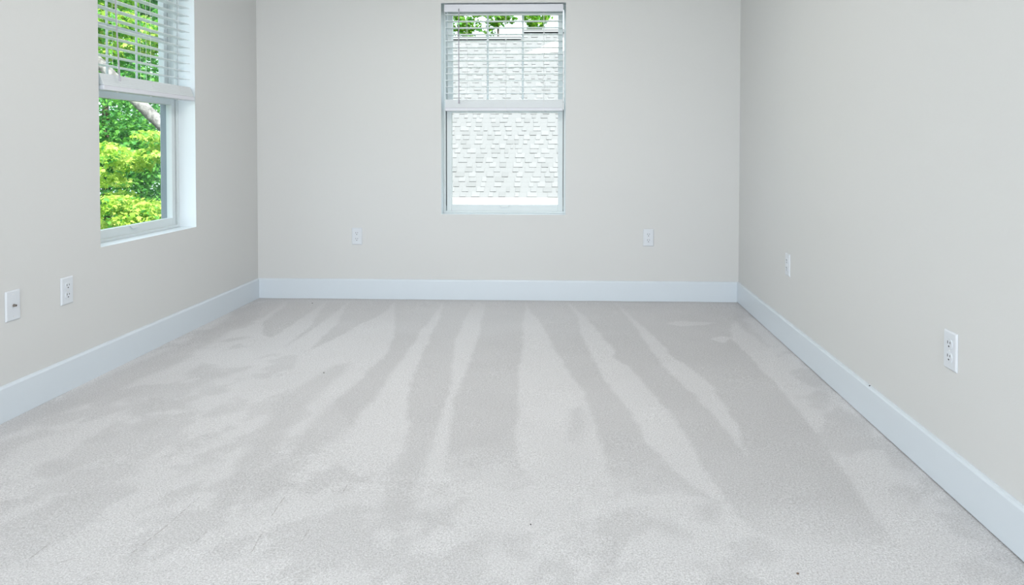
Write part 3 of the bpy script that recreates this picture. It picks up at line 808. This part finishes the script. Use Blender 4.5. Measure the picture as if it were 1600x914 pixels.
def crown_points(blobs, n, seed, shell=0.45):
    r = np.random.default_rng(seed)
    vol = np.array([(b[3] * b[4] * b[5]) ** 0.66 for b in blobs]); vol /= vol.sum()
    out = []
    for b, k in zip(blobs, (vol * n).astype(int)):
        d = r.normal(size=(k, 3)); d /= np.linalg.norm(d, axis=1)[:, None]
        rad = (shell + (1 - shell) * r.random(k) ** 0.6)[:, None] * (1 + 0.10 * r.normal(size=(k, 1)))
        out.append(np.array(b[:3]) + d * rad * np.array(b[3:6]))
    return np.concatenate(out)

def make_tree(name, label, base, trunk, radii, bark, blobs, n, size, mats, tone, seed, branches=(), droop=0.5, group=None):
    T = empty(name, base); tag(T, label, 'tree', group)
    B = Vector(base)
    sub = lambda pts: [tuple(Vector(p) - B) for p in pts]
    MB().tube(sub(trunk), radii, 10).build('trunk', bark, T, smooth=True)
    for pts, rd in branches:
        MB().tube(sub(pts), rd, 7).build('branch', bark, T, smooth=True)
    pts = crown_points(blobs, n, seed) - np.array(base)
    f = link('foliage', leaves_mesh('foliage', pts, size, mats, tone, droop, seed), T); tag(f, kind='stuff')
    return T

def at(u, v, Y):
    """a point seen in direction (u, v) of the measured picture at room depth Y - used to set the trees out"""
    return Vector(((u - 886) / 1094 * Y, Y, 1.017 + (230 - v) / 1094 * Y))

def sprays(centres, rx, ry, rz, k, seed):
    """flat layered sprays round each centre"""
    r = random.Random(seed); out = []
    for c in centres:
        for i in range(k):
            out.append((c[0] + r.uniform(-1, 1) * rx, c[1] + r.uniform(-1, 1) * ry, c[2] + r.uniform(-1, 1) * rz,
                        rx * r.uniform(.4, .7), ry * r.uniform(.4, .7), rz * r.uniform(.25, .45)))
    return out

# bright maple close to the left window: layered sprays at and below eye level
c = [at(205, 245, 9.0), at(245, 225, 9.2), at(165, 258, 9.3), at(215, 330, 8.6), at(250, 340, 8.8), at(175, 345, 9.0), at(300, 260, 9.3), at(300, 345, 8.8), at(110, 300, 9.4), at(60, 250, 9.6), at(90, 350, 9.2)]
bl = sprays(c, 0.42, 0.55, 0.17, 6, 3)
base = (-4.2, 10.2, GZ)
make_tree('maple_tree', 'bright yellow green maple with layered sprays, nearest the left window', base,
          [base, (-4.25, 10.1, -1.6), (-4.5, 9.8, 0.0), (-4.8, 9.6, 1.2), (-5.0, 9.6, 1.9)], [0.11, 0.09, 0.07, 0.04, 0.015], BARKD,
          bl, 9500, 0.066, [LEAF_BRIGHT, LEAF_MID], 0.85, 21,
          branches=[([(-4.5, 9.8, 0.0), (-5.2, 9.4, 0.1), (-6.0, 9.2, 0.35)], [0.035, 0.02, 0.008])], droop=0.55)

# leaning pale trunk crossing the upper part of the lower pane
Y = 11.0
tb = at(470, 470, Y); base = (tb.x, Y, GZ)
tr = [base, at(395, 330, Y), at(320, 262, Y), at(252, 205, Y), at(192, 148, Y), at(130, 85, Y), at(60, 0, Y), at(20, -90, Y)]
c = [at(170, 40, 12.2), at(230, 60, 12.4), at(120, 20, 12), at(200, -40, 12.2), at(260, 0, 12.5), at(90, 80, 12), at(150, -90, 12), at(300, 70, 12.4)]
make_tree('leaning_tree', 'tree with a thick pale grey trunk leaning across the left window', base, tr,
          [0.13, 0.115, 0.105, 0.098, 0.09, 0.08, 0.06, 0.03], BARK,
          sprays(c, 0.7, 0.8, 0.4, 6, 9), 9000, 0.085, [LEAF_BRIGHT, LEAF_MID], 0.55, 22,
          branches=[([at(320, 262, Y), at(300, 320, Y - .4), at(262, 335, Y - .9), at(254, 307, Y - 1.3), at(250, 284, Y - 1.4), at(251, 268, Y - 1.45), at(236, 259, Y - 1.5)], [0.03, 0.02, 0.016, 0.013, 0.012, 0.009, 0.004])], droop=0.6)

# deep green trees behind them
def far_tree(Y, u, ztop, rad, label, seed, mats, tone, n=15000, size=0.11):
    X = (u - 886) / 1094 * Y
    base = (X, Y, GZ)
    rr = random.Random(seed)
    bl = []
    h = ztop - GZ
    for i in range(22):
        a = rr.uniform(0, 6.28); q = rr.uniform(0, rad * .75); zz = GZ + h * rr.uniform(0.06, 0.95)
        k = rad * rr.uniform(0.35, 0.6) * (1.1 - 0.5 * abs((zz - GZ) / h - 0.5))
        bl.append((X + q * math.cos(a), Y + q * math.sin(a), zz, k, k, k * 0.7))
    make_tree('garden_tree', label, base, [base, (X, Y, GZ + h * .5), (X + .1, Y, GZ + h * .9)], [0.14, 0.07, 0.02], BARKD,
              bl, n, size, mats, tone, seed, group='trees beyond the left window')
far_tree(16.5, 150, 7.4, 1.9, 'deep green tree behind the left part of the left window', 31, [LEAF_MID, LEAF_DARK], 0.5)
far_tree(22.5, 262, 8.6, 1.95, 'deep green tree behind the leaning trunk, right in the left window', 32, [LEAF_MID, LEAF_DARK], 0.45)
far_tree(9.6, -650, 4.8, 1.9, 'green tree hidden mostly by the left wall beside the window', 33, [LEAF_MID, LEAF_DARK], 0.6, 4500)
far_tree(29.0, 205, 10.0, 3.2, 'dark tree furthest back in the left window', 34, [LEAF_MID, LEAF_DARK], 0.4, 9000, 0.24)

# tree tops above the neighbour's ridge
def ridge_tree(u, v, Y, r, label, seed, extra, n):
    p = at(u, v, Y); base = (p.x, Y, GZ)
    rr = random.Random(seed)
    bl = [(p.x, Y, p.z, r, r, r * 0.7)] + [tuple(at(a, bb, Y)) + (k, k, k * .6) for a, bb, k in extra]
    make_tree('distant_tree', label, base, [base, (p.x, Y, p.z), (p.x + .1, Y, p.z + 1.0)], [0.12, 0.035, 0.015], BARKD,
              bl, n, 0.15, [LEAF_FAR, LEAF_MID], 0.75, seed, group='trees above the neighbouring roof')
ridge_tree(716, 34, 25, 0.55, 'leafy tree top above the roof at the left of the back window', 41, [(700, 15, 0.6), (735, 38, 0.45), (745, 20, .3), (715, -20, .8), (690, 45, .5), (730, 52, .3)], 1500)
ridge_tree(778, 28, 26, 0.45, 'sparse tree top above the roof in the middle of the back window', 42, [(768, 38, 0.3), (790, 22, 0.3), (782, -5, .6), (800, 30, 0.2), (765, 50, .2)], 700)
ridge_tree(838, 36, 25.5, 0.40, 'small tree top above the roof at the right of the back window', 43, [(828, 28, 0.3), (848, 25, 0.3), (838, 0, .5), (835, 46, .25)], 750)
